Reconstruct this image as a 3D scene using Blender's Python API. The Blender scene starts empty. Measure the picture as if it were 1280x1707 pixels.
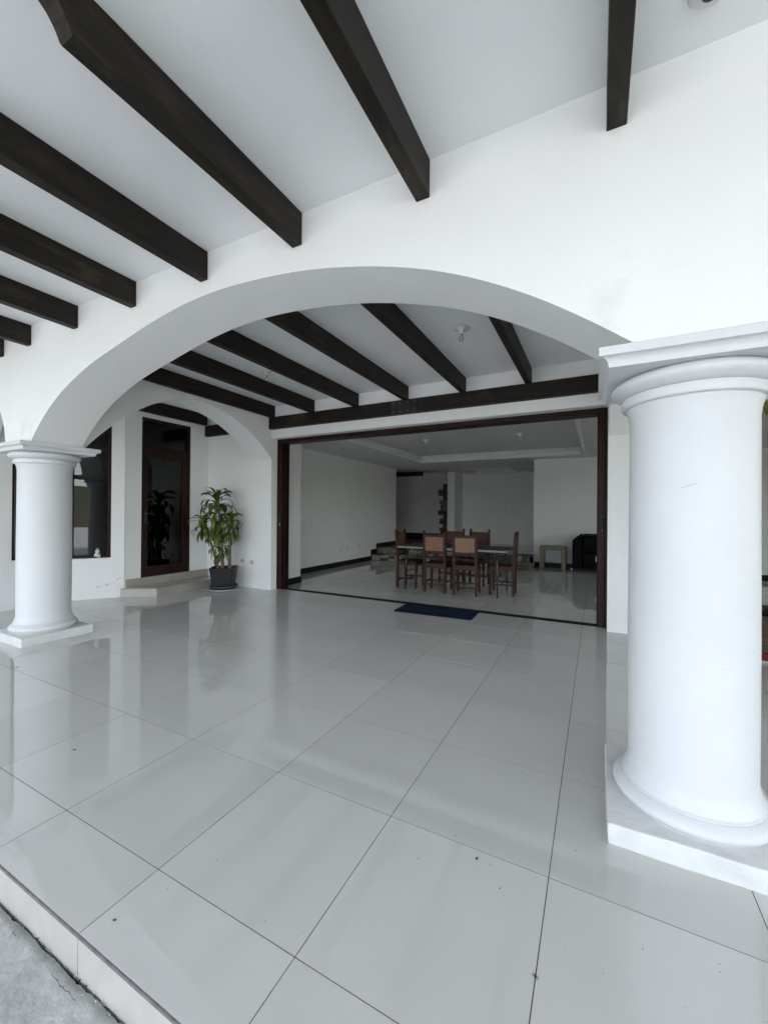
import bpy, bmesh, math, random
from mathutils import Vector, Matrix, noise
random.seed(7)
S = bpy.context.scene
COL = S.collection
R = math.radians

# ------------------------------------------------------------------ camera
T = 0.65                                   # floor tile size in metres
F_PX, YAW, PITCH, ROLL = 683.2188, 0.47907, 0.00249, 0.00762
cy, sy = math.cos(YAW), math.sin(YAW)
fw = Vector((-sy*math.cos(PITCH), cy*math.cos(PITCH), math.sin(PITCH)))
rt = Vector((cy, sy, 0)); up = rt.cross(fw)
r2 = math.cos(ROLL)*rt + math.sin(ROLL)*up
u2 = -math.sin(ROLL)*rt + math.cos(ROLL)*up
cam_d = bpy.data.cameras.new('camera')
cam = bpy.data.objects.new('camera', cam_d); COL.objects.link(cam)
M = Matrix((r2, u2, -fw)).transposed().to_4x4()
M.translation = Vector((3.23174*T, -1.50874*T, 2.0653*T))
cam.matrix_world = M
cam_d.sensor_fit = 'HORIZONTAL'; cam_d.sensor_width = 36.0
cam_d.lens = 36.0*F_PX/1280.0
cam_d.clip_start = 0.05; cam_d.clip_end = 3000
S.camera = cam
S.render.resolution_x = 767; S.render.resolution_y = 1024

# ------------------------------------------------------------------ sky and sun
SUN_EL, SUN_AZ = R(45), R(60)               # sun stands behind the house
world = bpy.data.worlds.new('World'); S.world = world; world.use_nodes = True
wn = world.node_tree.nodes; wl = world.node_tree.links
bg = wn['Background']
sky = wn.new('ShaderNodeTexSky'); sky.sky_type = 'NISHITA'; sky.sun_disc = False
sky.sun_elevation = SUN_EL; sky.sun_rotation = SUN_AZ
sky.dust_density = 1.0; sky.air_density = 1.0; sky.ozone_density = 1.0
# thin bright cloud over most of the sky
wtc = wn.new('ShaderNodeTexCoord'); wno = wn.new('ShaderNodeTexNoise'); wno.inputs['Scale'].default_value = 2.2; wno.inputs['Detail'].default_value = 7
wmp = wn.new('ShaderNodeMapping'); wmp.inputs['Scale'].default_value = (1, 1, 2.2)
wl.new(wtc.outputs['Generated'], wmp.inputs[0]); wl.new(wmp.outputs[0], wno.inputs['Vector'])
wmr = wn.new('ShaderNodeMapRange'); wmr.inputs[1].default_value = .36; wmr.inputs[2].default_value = .60
wmr.inputs[3].default_value = .2; wmr.inputs[4].default_value = .6
wl.new(wno.outputs[0], wmr.inputs[0])
wmx = wn.new('ShaderNodeMix'); wmx.data_type = 'RGBA'
wl.new(wmr.outputs[0], wmx.inputs[0]); wl.new(sky.outputs[0], wmx.inputs[6]); wmx.inputs[7].default_value = (9.6, 9.5, 9.9, 1)
wl.new(wmx.outputs[2], bg.inputs[0]); bg.inputs[1].default_value = 0.15
sd = bpy.data.lights.new('sun', 'SUN'); sd.energy = 2.5; sd.angle = R(0.5); sd.color = (1, .97, .92)
sun = bpy.data.objects.new('sun', sd); COL.objects.link(sun)
sv = Vector((math.sin(SUN_AZ)*math.cos(SUN_EL), math.cos(SUN_AZ)*math.cos(SUN_EL), math.sin(SUN_EL)))
sun.rotation_euler = sv.to_track_quat('Z', 'Y').to_euler()
sun.location = (3, 6, 20)
S.view_settings.view_transform = 'Standard'; S.view_settings.look = 'None'
S.view_settings.exposure = 2.0; S.view_settings.gamma = 1.0
S.view_settings.use_curve_mapping = False
S.render.engine = 'CYCLES'
S.cycles.max_bounces = 12; S.cycles.diffuse_bounces = 8; S.cycles.glossy_bounces = 4
S.cycles.transparent_max_bounces = 8
S.cycles.use_guiding = True; S.cycles.sample_clamp_indirect = 1.0
world.cycles.sampling_method = 'NONE'

# ------------------------------------------------------------------ materials
def mat(name, col, rough=.6, spec=.5, col2=None, nscale=3.0, mixlo=.35, mixhi=.7, bump=0, bscale=40,
        bump2=0, bscale2=4, stretch=None, metal=0, rvar=0, coat=0, rnd=0, detail=5):
    m = bpy.data.materials.new(name); m.use_nodes = True
    N, L = m.node_tree.nodes, m.node_tree.links
    b = N['Principled BSDF']
    b.inputs['Base Color'].default_value = (*col, 1)
    b.inputs['Roughness'].default_value = rough
    b.inputs['Specular IOR Level'].default_value = spec
    b.inputs['Metallic'].default_value = metal
    b.inputs['Coat Weight'].default_value = coat
    tc = N.new('ShaderNodeTexCoord'); vec = tc.outputs['Object']
    geo = N.new('ShaderNodeNewGeometry') if False else None
    if stretch:
        mp = N.new('ShaderNodeMapping'); mp.inputs['Scale'].default_value = stretch
        L.new(vec, mp.inputs['Vector']); vec = mp.outputs[0]
    last = None
    if col2:
        n = N.new('ShaderNodeTexNoise'); n.inputs['Scale'].default_value = nscale
        n.inputs['Detail'].default_value = detail; L.new(vec, n.inputs['Vector'])
        r = N.new('ShaderNodeMapRange'); r.inputs[1].default_value = mixlo; r.inputs[2].default_value = mixhi
        L.new(n.outputs[0], r.inputs[0])
        mx = N.new('ShaderNodeMix'); mx.data_type = 'RGBA'
        mx.inputs[6].default_value = (*col, 1); mx.inputs[7].default_value = (*col2, 1)
        L.new(r.outputs[0], mx.inputs[0]); last = mx.outputs[2]
        if rvar:
            rr = N.new('ShaderNodeMapRange'); rr.inputs[3].default_value = rough; rr.inputs[4].default_value = rough+rvar
            L.new(n.outputs[0], rr.inputs[0]); L.new(rr.outputs[0], b.inputs['Roughness'])
    if rnd:
        oi = N.new('ShaderNodeObjectInfo')
        r = N.new('ShaderNodeMapRange'); r.inputs[3].default_value = 1-rnd; r.inputs[4].default_value = 1+rnd
        L.new(oi.outputs['Random'], r.inputs[0])
        hv = N.new('ShaderNodeHueSaturation'); L.new(r.outputs[0], hv.inputs['Value'])
        if last: L.new(last, hv.inputs['Color'])
        else: hv.inputs['Color'].default_value = (*col, 1)
        last = hv.outputs[0]
    if last: L.new(last, b.inputs['Base Color'])
    nrm = None
    for st, sc in ((bump2, bscale2), (bump, bscale)):
        if st:
            n = N.new('ShaderNodeTexNoise'); n.inputs['Scale'].default_value = sc; n.inputs['Detail'].default_value = 4
            L.new(vec, n.inputs['Vector'])
            bp = N.new('ShaderNodeBump'); bp.inputs['Strength'].default_value = 1; bp.inputs['Distance'].default_value = st
            L.new(n.outputs[0], bp.inputs['Height'])
            if nrm: L.new(nrm, bp.inputs['Normal'])
            nrm = bp.outputs[0]
    if nrm: L.new(nrm, b.inputs['Normal'])
    return m

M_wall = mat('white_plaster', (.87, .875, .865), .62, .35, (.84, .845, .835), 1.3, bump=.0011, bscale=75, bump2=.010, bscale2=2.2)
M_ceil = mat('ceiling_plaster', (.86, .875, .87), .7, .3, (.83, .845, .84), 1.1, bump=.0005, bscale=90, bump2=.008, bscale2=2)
M_col = mat('column_paint', (.685, .70, .71), .45, .4, (.645, .66, .672), 2.0, bump=.0008, bscale=60, bump2=.006, bscale2=5)
M_plinth = mat('worn_plinth_paint', (.70, .705, .70), .65, .3, (.62, .62, .61), 9, .45, .8, bump=.002, bscale=45, bump2=.006, bscale2=8)
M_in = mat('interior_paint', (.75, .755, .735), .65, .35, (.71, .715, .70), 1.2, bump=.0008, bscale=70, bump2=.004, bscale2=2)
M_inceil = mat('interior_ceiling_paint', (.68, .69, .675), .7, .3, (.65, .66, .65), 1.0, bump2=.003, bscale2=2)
M_tile = mat('polished_porcelain', (.585, .58, .555), .004, 1.0, (.555, .553, .53), 1.4, rnd=.035, bump2=.00002, bscale2=1.2)
M_riser = mat('cream_riser_tile', (.53, .505, .465), .3, .5, (.44, .415, .38), 7, .35, .75, bump=.0004, bscale=30)
M_steptile = mat('beige_step_tile', (.40, .38, .335), .18, .5, (.35, .335, .295), 3)
M_grout = mat('dark_grout', (.085, .075, .066), .9, .1, (.045, .039, .034), 9)
M_edge = mat('dark_tile_edge', (.13, .12, .125), .7, .3, (.22, .20, .20), 30)
M_wood = mat('dark_stained_beam', (.008, .006, .004), .5, .3, (.024, .017, .009), 3.0, .42, .72, stretch=(9, 1.0, 9), bump=.0016, bscale=9, rvar=.2, rnd=.18, detail=7)
M_woodx = mat('dark_stained_plate', (.008, .006, .004), .5, .3, (.022, .015, .008), 3.0, .42, .72, stretch=(1.0, 9, 9), bump=.0016, bscale=9, rvar=.2, detail=7)
def worn_patches(m, col, sc, lo, hi):
    N, L = m.node_tree.nodes, m.node_tree.links
    b = N['Principled BSDF']; src = b.inputs['Base Color'].links[0].from_socket
    tc = N.new('ShaderNodeTexCoord'); n = N.new('ShaderNodeTexNoise'); n.inputs['Scale'].default_value = sc; n.inputs['Detail'].default_value = 8
    n.inputs['Roughness'].default_value = .65
    mp = N.new('ShaderNodeMapping'); mp.inputs['Scale'].default_value = (3.5, .8, 3.5) if 'beam' in m.name else (1, 1, 1)
    L.new(tc.outputs['Object'], mp.inputs[0]); L.new(mp.outputs[0], n.inputs['Vector'])
    r = N.new('ShaderNodeMapRange'); r.inputs[1].default_value = lo; r.inputs[2].default_value = hi; L.new(n.outputs[0], r.inputs[0])
    x = N.new('ShaderNodeMix'); x.data_type = 'RGBA'; L.new(r.outputs[0], x.inputs[0]); L.new(src, x.inputs[6]); x.inputs[7].default_value = (*col, 1)
    L.new(x.outputs[2], b.inputs['Base Color'])
worn_patches(M_wood, (.058, .042, .022), 3.2, .54, .80)
worn_patches(M_woodx, (.055, .040, .020), 3.2, .54, .80)
worn_patches(M_col, (.62, .62, .61), 5.0, .66, .80)
worn_patches(M_wall, (.72, .71, .69), 1.7, .64, .85)
worn_patches(M_plinth, (.50, .49, .47), 60, .68, .80)
M_door = mat('mahogany_frame', (.026, .0075, .004), .45, .22, (.012, .0045, .003), 4, stretch=(14, 14, 1.2), bump=.0006, bscale=8)
M_black = mat('black_baseboard', (.007, .007, .008), .5, .25)
M_track = mat('black_track', (.005, .005, .005), .6, .2)
M_iron = mat('black_iron', (.014, .014, .016), .38, .5, metal=.0, bump=.001, bscale=40)
M_bolt = mat('bolt_steel', (.10, .10, .11), .35, .5, metal=.5)
M_porc = mat('white_porcelain', (.72, .72, .70), .25, .5)
M_bulbscrew = mat('bulb_screw_metal', (.35, .35, .35), .3, .5, metal=1)
M_socket = mat('ivory_plastic', (.62, .60, .53), .4, .5)
M_sockdark = mat('socket_hole', (.05, .05, .05), .6)
M_swhite = mat('grey_plate_plastic', (.66, .66, .65), .4)
M_chair = mat('reddish_chair_wood', (.050, .016, .008), .5, .25, (.028, .010, .006), 6, stretch=(4, 4, 1), bump=.0008, bscale=30)
M_seat = mat('black_leather_seat', (.008, .007, .007), .5, .25, bump=.001, bscale=60)
M_tan = mat('tan_worn_leather', (.24, .105, .055), .5, .4, (.19, .085, .05), 9, bump=.002, bscale=40)
M_tan2 = mat('faded_tan_leather', (.22, .13, .075), .5, .4, (.21, .12, .075), 9, bump=.002, bscale=40)
M_redlea = mat('tooled_red_leather', (.09, .022, .020), .5, .3, (.055, .016, .014), 14, bump=.002, bscale=40)
M_brlea = mat('orange_brown_leather', (.13, .042, .018), .45, .5, (.075, .026, .014), 10, bump=.002, bscale=40)
M_darklea = mat('dark_leather', (.028, .014, .011), .5, .4, bump=.001, bscale=40)
M_tabtop = mat('grey_speckled_table_top', (.08, .085, .075), .6, .25, (.06, .063, .056), 60)
M_tabedge = mat('grey_table_edge', (.19, .195, .175), .45)
M_tableg = mat('grey_steel_tube', (.035, .04, .045), .3, .5, metal=.3)
M_mat = mat('navy_doormat', (.016, .027, .050), .95, .1, (.011, .020, .040), 120, bump=.004, bscale=400)
M_pot = mat('charcoal_plastic_pot', (.016, .015, .017), .5, .4, bump=.0005, bscale=60)
M_saucerd = mat('dark_grey_saucer', (.045, .05, .055), .45, .4)
M_saucerl = mat('pale_grey_saucer', (.33, .33, .31), .5, .4)
M_soil = mat('potting_soil', (.02, .014, .01), .95, .1, bump=.01, bscale=60)
M_cane = mat('dracaena_cane', (.22, .165, .12), .8, .2, (.12, .09, .065), 12, stretch=(1, 1, 6), bump=.003, bscale=30)
M_stool = mat('olive_lacquered_stool', (.15, .135, .085), .42, .5, (.15, .137, .085), 6)
M_sofa = mat('black_sofa_leather', (.004, .004, .004), .7, .12, bump=.001, bscale=50)
M_chrome = mat('chrome', (.7, .7, .7), .12, .5, metal=1)
M_stone = [mat('rubble_stone_%s' % n, c, .8, .2, d, 9, bump=.006, bscale=14) for n, c, d in
           (('olive', (.12, .11, .09), (.08, .073, .06)), ('grey', (.26, .25, .21), (.17, .165, .14)),
            ('brown', (.13, .10, .075), (.085, .066, .05)), ('pale', (.38, .36, .31), (.27, .255, .22)))]
M_mortar = mat('stone_mortar', (.17, .16, .13), .9, .1, bump=.004, bscale=30)
M_conc = mat('painted_concrete', (.38, .385, .375), .75, .25, (.335, .34, .335), 6, .4, .7, bump=.002, bscale=38, bump2=.014, bscale2=7)
M_concedge = mat('mortar_smear', (.46, .475, .47), .75, .25, (.36, .37, .365), 13, .42, .66, bump=.004, bscale=45, bump2=.012, bscale2=14)
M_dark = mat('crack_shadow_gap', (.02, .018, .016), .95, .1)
M_bug = mat('insect_black', (.012, .009, .008), .6)
M_fig = mat('painted_figurine', (.72, .73, .70), .4, .5, (.12, .17, .15), 16, .50, .62)
M_curt = mat('tan_curtain', (.38, .30, .25), .9, .1, (.30, .24, .20), 5)
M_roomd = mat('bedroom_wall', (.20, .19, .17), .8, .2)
M_lawn = mat('lawn', (.075, .078, .040), .95, .1, (.13, .115, .075), .35, .4, .62, bump=.02, bscale=30)
M_soilb = mat('flower_bed_soil', (.09, .06, .07), .95, .1, (.15, .11, .10), 1.5)
M_patio = mat('terrace_concrete', (.60, .60, .575), .8, .2, (.54, .54, .515), 1.3, bump=.003, bscale=20)
M_hedge = mat('hedge_leaves', (.045, .07, .02), .7, .2, (.02, .04, .012), 6)
M_hill = mat('hill_scrub', (.08, .10, .06), .95, .1, (.12, .12, .08), .02)
M_chest = mat('carved_chest_wood', (.12, .075, .045), .45, .5, (.06, .038, .025), 6, stretch=(1, 1, 9), bump=.004, bscale=14)
M_redbase = mat('red_painted_wood', (.20, .02, .015), .4, .5)
M_scuff = mat('grey_scuff', (.42, .43, .44), .8, .2)
M_flake = mat('chipped_plaster', (.46, .46, .45), .9, .1, (.62, .62, .61), 30, bump=.003, bscale=50)

def glass_mat(name, tint=(.96, .98, .97), f=1.0):
    m = bpy.data.materials.new(name); m.use_nodes = True
    N, L = m.node_tree.nodes, m.node_tree.links
    for n in list(N):
        if n.type != 'OUTPUT_MATERIAL': N.remove(n)
    o = [n for n in N if n.type == 'OUTPUT_MATERIAL'][0]
    tr = N.new('ShaderNodeBsdfTransparent'); tr.inputs[0].default_value = (*tint, 1)
    gl = N.new('ShaderNodeBsdfGlossy'); gl.inputs['Roughness'].default_value = .0
    fr = N.new('ShaderNodeFresnel'); fr.inputs[0].default_value = 1.5
    mu = N.new('ShaderNodeMath'); mu.operation = 'MULTIPLY'; mu.inputs[1].default_value = f; mu.use_clamp = True
    mx = N.new('ShaderNodeMixShader')
    L.new(fr.outputs[0], mu.inputs[0]); L.new(mu.outputs[0], mx.inputs[0])
    L.new(tr.outputs[0], mx.inputs[1]); L.new(gl.outputs[0], mx.inputs[2]); L.new(mx.outputs[0], o.inputs[0])
    return m
M_glass = glass_mat('window_glass', (.5, .52, .53), 1.7)
M_dglass = glass_mat('tinted_door_glass', (.22, .22, .22), 1.0)
M_bulb = mat('frosted_bulb_glass', (.62, .63, .63), .15, .5)
M_bulb.node_tree.nodes['Principled BSDF'].inputs['Transmission Weight'].default_value = .45

def leaf_mat():
    m = mat('dracaena_leaf', (.045, .085, .010), .38, .5, (.10, .135, .014), 5, .35, .65, rnd=.35)
    return m
M_leaf = leaf_mat()
M_leafy = mat('yellowed_leaf', (.14, .16, .02), .4, .5, (.10, .13, .02), 5)

# ------------------------------------------------------------------ mesh helpers
class MB:
    """collects shapes into one bmesh"""
    def __init__(s): s.bm = bmesh.new()
    def box(s, x0, x1, y0, y1, z0, z1, bev=0, seg=1, mi=0, mtx=None):
        b = bmesh.new()
        v = [b.verts.new((x, y, z)) for z in (z0, z1) for y in (y0, y1) for x in (x0, x1)]
        for f in ((0, 2, 3, 1), (4, 5, 7, 6), (0, 1, 5, 4), (2, 6, 7, 3), (0, 4, 6, 2), (1, 3, 7, 5)):
            fc = b.faces.new([v[i] for i in f]); fc.material_index = mi
        if bev: bmesh.ops.bevel(b, geom=b.edges[:], offset=bev, segments=seg, affect='EDGES', profile=.5)
        if mtx: bmesh.ops.transform(b, matrix=mtx, verts=b.verts)
        s.join(b); return s
    def join(s, b):
        me = bpy.data.meshes.new('tmp'); b.to_mesh(me); b.free(); s.bm.from_mesh(me); bpy.data.meshes.remove(me)
    def lathe(s, prof, cx=0, cy=0, n=48, mi=0, cap=True):
        rings = []
        for r, z in prof:
            rings.append([s.bm.verts.new((cx+r*math.cos(2*math.pi*k/n), cy+r*math.sin(2*math.pi*k/n), z)) for k in range(n)])
        for a, b in zip(rings, rings[1:]):
            for k in range(n):
                f = s.bm.faces.new((a[k], a[(k+1) % n], b[(k+1) % n], b[k])); f.material_index = mi; f.smooth = True
        if cap:
            s.bm.faces.new(rings[-1]).material_index = mi
            s.bm.faces.new(rings[0][::-1]).material_index = mi
        return s
    def tube(s, pts, rad, n=8, mi=0, cap=True):
        pts = [Vector(p) for p in pts]
        if not hasattr(rad, '__len__'): rad = [rad]*len(pts)
        rings = []; prev = None
        for i, p in enumerate(pts):
            d = (pts[min(i+1, len(pts)-1)]-pts[max(i-1, 0)]).normalized()
            if prev is None:
                a = d.orthogonal().normalized()
            else:
                a = (prev-d*prev.dot(d)).normalized()
            prev = a; b = d.cross(a)
            rings.append([s.bm.verts.new(p+rad[i]*(a*math.cos(2*math.pi*k/n)+b*math.sin(2*math.pi*k/n))) for k in range(n)])
        for q, w in zip(rings, rings[1:]):
            for k in range(n):
                f = s.bm.faces.new((q[k], q[(k+1) % n], w[(k+1) % n], w[k])); f.smooth = True; f.material_index = mi
        if cap:
            s.bm.faces.new(rings[0][::-1]); s.bm.faces.new(rings[-1])
        return s
    def poly(s, pts, mi=0):
        f = s.bm.faces.new([s.bm.verts.new(p) for p in pts]); f.material_index = mi; return f
    def prism(s, foot, z0, z1, mi=0):
        n = len(foot)
        a = [s.bm.verts.new((x, y, z0)) for x, y in foot]; b = [s.bm.verts.new((x, y, z1)) for x, y in foot]
        for k in range(n):
            s.bm.faces.new((a[k], a[(k+1) % n], b[(k+1) % n], b[k])).material_index = mi
        s.bm.faces.new(a[::-1]).material_index = mi; s.bm.faces.new(b).material_index = mi
        return s
    def build(s, name, mats, parent=None, loc=None, rotz=0, recalc=True):
        if recalc: bmesh.ops.recalc_face_normals(s.bm, faces=s.bm.faces)
        me = bpy.data.meshes.new(name); s.bm.to_mesh(me); s.bm.free()
        for m in (mats if isinstance(mats, (list, tuple)) else [mats]): me.materials.append(m)
        o = bpy.data.objects.new(name, me); COL.objects.link(o)
        if parent: o.parent = parent
        if loc: o.location = loc
        if rotz: o.rotation_euler = (0, 0, rotz)
        return o

def box(name, m, x0, x1, y0, y1, z0, z1, parent=None, bev=0, seg=1):
    return MB().box(x0, x1, y0, y1, z0, z1, bev, seg).build(name, m, parent)
def struct(o): o['kind'] = 'structure'; return o
def stuff(o): o['kind'] = 'stuff'; return o
def tag(o, label, cat, group=None):
    o['label'] = label; o['category'] = cat; o['kind'] = 'thing'
    if group: o['group'] = group
    return o
def empty(name, loc, label, cat, group=None, rotz=0):
    o = bpy.data.objects.new(name, None); COL.objects.link(o); o.location = loc; o.rotation_euler = (0, 0, rotz)
    o.empty_display_size = .1
    return tag(o, label, cat, group)
def dup(root, loc, label, rotz=None, scale=None):
    r = root.copy(); COL.objects.link(r); r.location = loc; r['label'] = label
    if rotz is not None: r.rotation_euler = (0, 0, rotz)
    if scale: r.scale = (scale,)*3
    for ch in list(root.children):
        c = ch.copy(); COL.objects.link(c); c.parent = r
        for g in list(ch.children):
            d = g.copy(); COL.objects.link(d); d.parent = c
    return r

# ================================================================== GROUND OUTSIDE
def sheet(name, m, x0, x1, y0, y1, z):
    mb = MB(); mb.poly([(x0, y0, z), (x1, y0, z), (x1, y1, z), (x0, y1, z)]); return struct(mb.build(name, m))
sheet('ground', M_lawn, -900, 900, -900, 900, -.30)
# concrete apron right below the terrace step, with an irregular broken edge along the riser
def apron():
    mb = MB(); bm = mb.bm
    nx, ny = 1300, 16; x0, x1 = -4.84, 8.4; rows = []
    ys = [-.274-.0*j-((j/ny)**1.6)*2.6 for j in range(ny+1)]
    for j in range(ny+1):
        row = []
        for i in range(nx+1):
            x = x0+(x1-x0)*i/nx; y = ys[j]
            if j == 0:
                y = -.2735-.006*max(0, noise.noise(Vector((x*7, 2, 0)))+.5)-.0045*abs(noise.noise(Vector((x*38, 5, 0))))-.003*abs(noise.noise(Vector((x*110, 5, 0))))
            z = -.132+.005*noise.noise(Vector((x*2.1, y*2.1, 3)))+.002*noise.noise(Vector((x*9, y*9, 1)))+.0012*noise.noise(Vector((x*45, y*45, 1)))
            if j == 0: z += .002*noise.noise(Vector((x*30, 1, 1)))
            row.append(bm.verts.new((x, y, z)))
        rows.append(row)
    for j in range(ny):
        for i in range(nx):
            f = bm.faces.new((rows[j][i], rows[j+1][i], rows[j+1][i+1], rows[j][i+1])); f.smooth = True
            f.material_index = 1 if j < 3 else 0
    low = [bm.verts.new((v.co.x, v.co.y, -.2)) for v in rows[0]]
    for i in range(nx): bm.faces.new((rows[0][i], rows[0][i+1], low[i+1], low[i])).material_index = 1
    return struct(mb.build('pavement', [M_conc, M_concedge]))
apron()
box('step_joint', M_dark, -4.84, 8.4, -.30, -.2705, -.25, -.165); struct(bpy.data.objects['step_joint'])
sheet('terrace', M_patio, -16, 22, -24, -2.87, -.14)  # pale concrete carried far out of view to bounce light into the porch
sheet('soil_bed', M_soilb, -40, 60, -33, -27, -.28)
# fine cracks in the painted concrete
def crack(pts, w, label):
    mb = MB(); P = []
    for (a, b) in zip(pts, pts[1:]):
        for k in range(6):
            t = k/6; P.append(Vector((a[0]+(b[0]-a[0])*t+random.uniform(-.003, .003), a[1]+(b[1]-a[1])*t+random.uniform(-.003, .003), 0)))
    for i, p in enumerate(P):
        P[i].z = -.1285+.006*noise.noise(Vector((p.x*2.1, p.y*2.1, 3)))+.003*noise.noise(Vector((p.x*9, p.y*9, 1)))
    mb.tube(P, [w*(.4+.6*random.random()) for _ in P], 5); o = mb.build('crack', M_dark); return struct(o)
crack([(.575, -.302), (.65, -.308), (.735, -.306)], .0011, '')
crack([(.30, -.300), (.34, -.306)], .0010, '')

def crumbs():
    mb = MB()
    for k in range(420):
        x = random.uniform(-.2, 1.6); r = random.uniform(.0008, .003)
        y = -.2735-random.random()**2*.022; z = -.131+random.uniform(0, .003)
        if random.random() < .5: y = -.2705-r; z = random.uniform(-.132, -.118)
        v = [mb.bm.verts.new((x+r*random.uniform(-1, 1)*1.6, y+r*random.uniform(-1, 1), z+r*random.uniform(-1, 1))) for _ in range(5)]
        for f in ((0, 1, 2), (0, 2, 3), (0, 3, 4), (1, 2, 3), (1, 3, 4), (0, 1, 4)):
            mb.bm.faces.new([v[i] for i in f]).material_index = 0 if k % 4 else 1
    o = stuff(mb.build('mortar_crumbs', [M_concedge, M_soil])); o['label'] = 'loose mortar crumbs and dirt along the foot of the step'
crumbs()
# hills on the horizon, garden hedge
def hills():
    mb = MB(); n = 160; a = []; b = []
    for k in range(n+1):
        t = 2*math.pi*k/n; r = 520
        h = 26+22*noise.noise(Vector((math.cos(t)*2.2, math.sin(t)*2.2, 5)))+9*noise.noise(Vector((math.cos(t)*9, math.sin(t)*9, 2)))
        a.append(mb.bm.verts.new((r*math.cos(t), r*math.sin(t), -1))); b.append(mb.bm.verts.new(((r+140)*math.cos(t), (r+140)*math.sin(t), max(h, 6))))
    for k in range(n):
        f = mb.bm.faces.new((a[k], a[k+1], b[k+1], b[k])); f.smooth = True
    return struct(mb.build('hills', M_hill, recalc=False))
hills()

# ================================================================== FLOOR
floor = struct(box('floor', M_grout, -4.86, 8.6, -.262, 13.9, -.25, -.0011))
tiles_mesh = {}
def tile(x0, x1, y0, y1, parent, m=None, name='floor_tile', z=0):
    g = .0016
    w, d = round(x1-x0, 3), round(y1-y0, 3)
    key = (w, d, name)
    if key not in tiles_mesh:
        o = MB().box(-w/2+g, w/2-g, -d/2+g, d/2-g, -.012, 0).build(name, m or M_tile)
        tiles_mesh[key] = o.data
        bpy.data.objects.remove(o)
    o = bpy.data.objects.new(name, tiles_mesh[key]); COL.objects.link(o); o.parent = parent
    o.location = ((x0+x1)/2, (y0+y1)/2, z+random.uniform(-.00012, .00012))
    o.rotation_euler = (R(random.uniform(-.028, .028)), R(random.uniform(-.028, .028)), 0)
    return o
EX0 = -4.858
def edges(lo, hi):
    ks = [lo]; k = math.ceil((lo+1e-4)/T)
    while k*T < hi-1e-4: ks.append(k*T); k += 1
    return ks+[hi]
xs = edges(EX0, 5.2)
ys = edges(-.266, 4.57)
for a, b in zip(xs, xs[1:]):
    for c, d in zip(ys, ys[1:]):
        if b-a < .05: continue
        if d-c < .03: continue
        tile(a, b, c, d, floor)
# interior tiles (same grid)
xi = edges(-3.59, 5.2); yi = edges(4.68, 9.25)
for a, b in zip(xi, xi[1:]):
    for c, d in zip(yi, yi[1:]):
        if a > 2.6: continue
        tile(a, b, c, d, floor)
# the rest of the floors, where joints are too small or out of view
mb = MB()
for (X0, X1, Y0, Y1) in ((5.2, 8.3, -.266, 4.57), (2.6, 8.3, 4.68, 10.2), (-3.59, 2.6, 9.25, 10.2)):
    xx = edges(X0, X1); yy = edges(Y0, Y1)
    for a, b in zip(xx, xx[1:]):
        for c, d in zip(yy, yy[1:]): mb.box(a+.0017, b-.0017, c+.0017, d-.0017, -.012, -.0001)
stuff(mb.build('floor_tile', M_tile, floor))
# dark chipped tile edge and the riser tiles under it
box('tile_edge', M_edge, EX0, 8.3, -.2695, -.2625, -.0125, -.0015, floor)
for a, b in zip(xs, xs[1:]):
    if b-a < .05: continue
    box('riser_tile', M_riser, a+.0018, b-.0018, -.2685, -.2625, -.150, -.0145, floor, .0008)
box('riser_tile', M_riser, 5.2, 8.3, -.2685, -.2625, -.150, -.0145, floor)

# ================================================================== ARCADE WALL (front, above the columns)
ARC = [(-2.84, 2.006), (-2.70, 2.155), (-2.5, 2.30), (-2.29, 2.425), (-1.85, 2.595), (-1.36, 2.71), (-.99, 2.79), (-.62, 2.848), (-.3, 2.868), (-.015, 2.862), (.49, 2.812), (.915, 2.725),
       (1.28, 2.615), (1.59, 2.48), (1.867, 2.322), (2.108, 2.150), (2.24, 2.045)]
def smooth_curve(pts, n):
    """cubic smoothing through points, sampled evenly"""
    xs_ = [p[0] for p in pts]; zs = [p[1] for p in pts]
    m = []
    for i in range(len(pts)):
        if i == 0: m.append((zs[1]-zs[0])/(xs_[1]-xs_[0])*1.15)
        elif i == len(pts)-1: m.append((zs[-1]-zs[-2])/(xs_[-1]-xs_[-2])*1.1)
        else: m.append((zs[i+1]-zs[i-1])/(xs_[i+1]-xs_[i-1]))
    out = []
    for k in range(n+1):
        x = xs_[0]+(xs_[-1]-xs_[0])*k/n
        i = max(j for j in range(len(xs_)-1) if xs_[j] <= x+1e-9)
        h = xs_[i+1]-xs_[i]; t = (x-xs_[i])/h
        z = (2*t**3-3*t**2+1)*zs[i]+(t**3-2*t**2+t)*h*m[i]+(-2*t**3+3*t**2)*zs[i+1]+(t**3-t**2)*h*m[i+1]
        out.append((x, z))
    # light smoothing
    for _ in range(6):
        out = [out[0]]+[(out[i][0], (out[i-1][1]+2*out[i][1]+out[i+1][1])/4) for i in range(1, len(out)-1)]+[out[-1]]
    return out
A = smooth_curve(ARC, 72)
AY0, AY1, ZC, ZS = .985, 1.435, 3.16, 1.99
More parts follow.
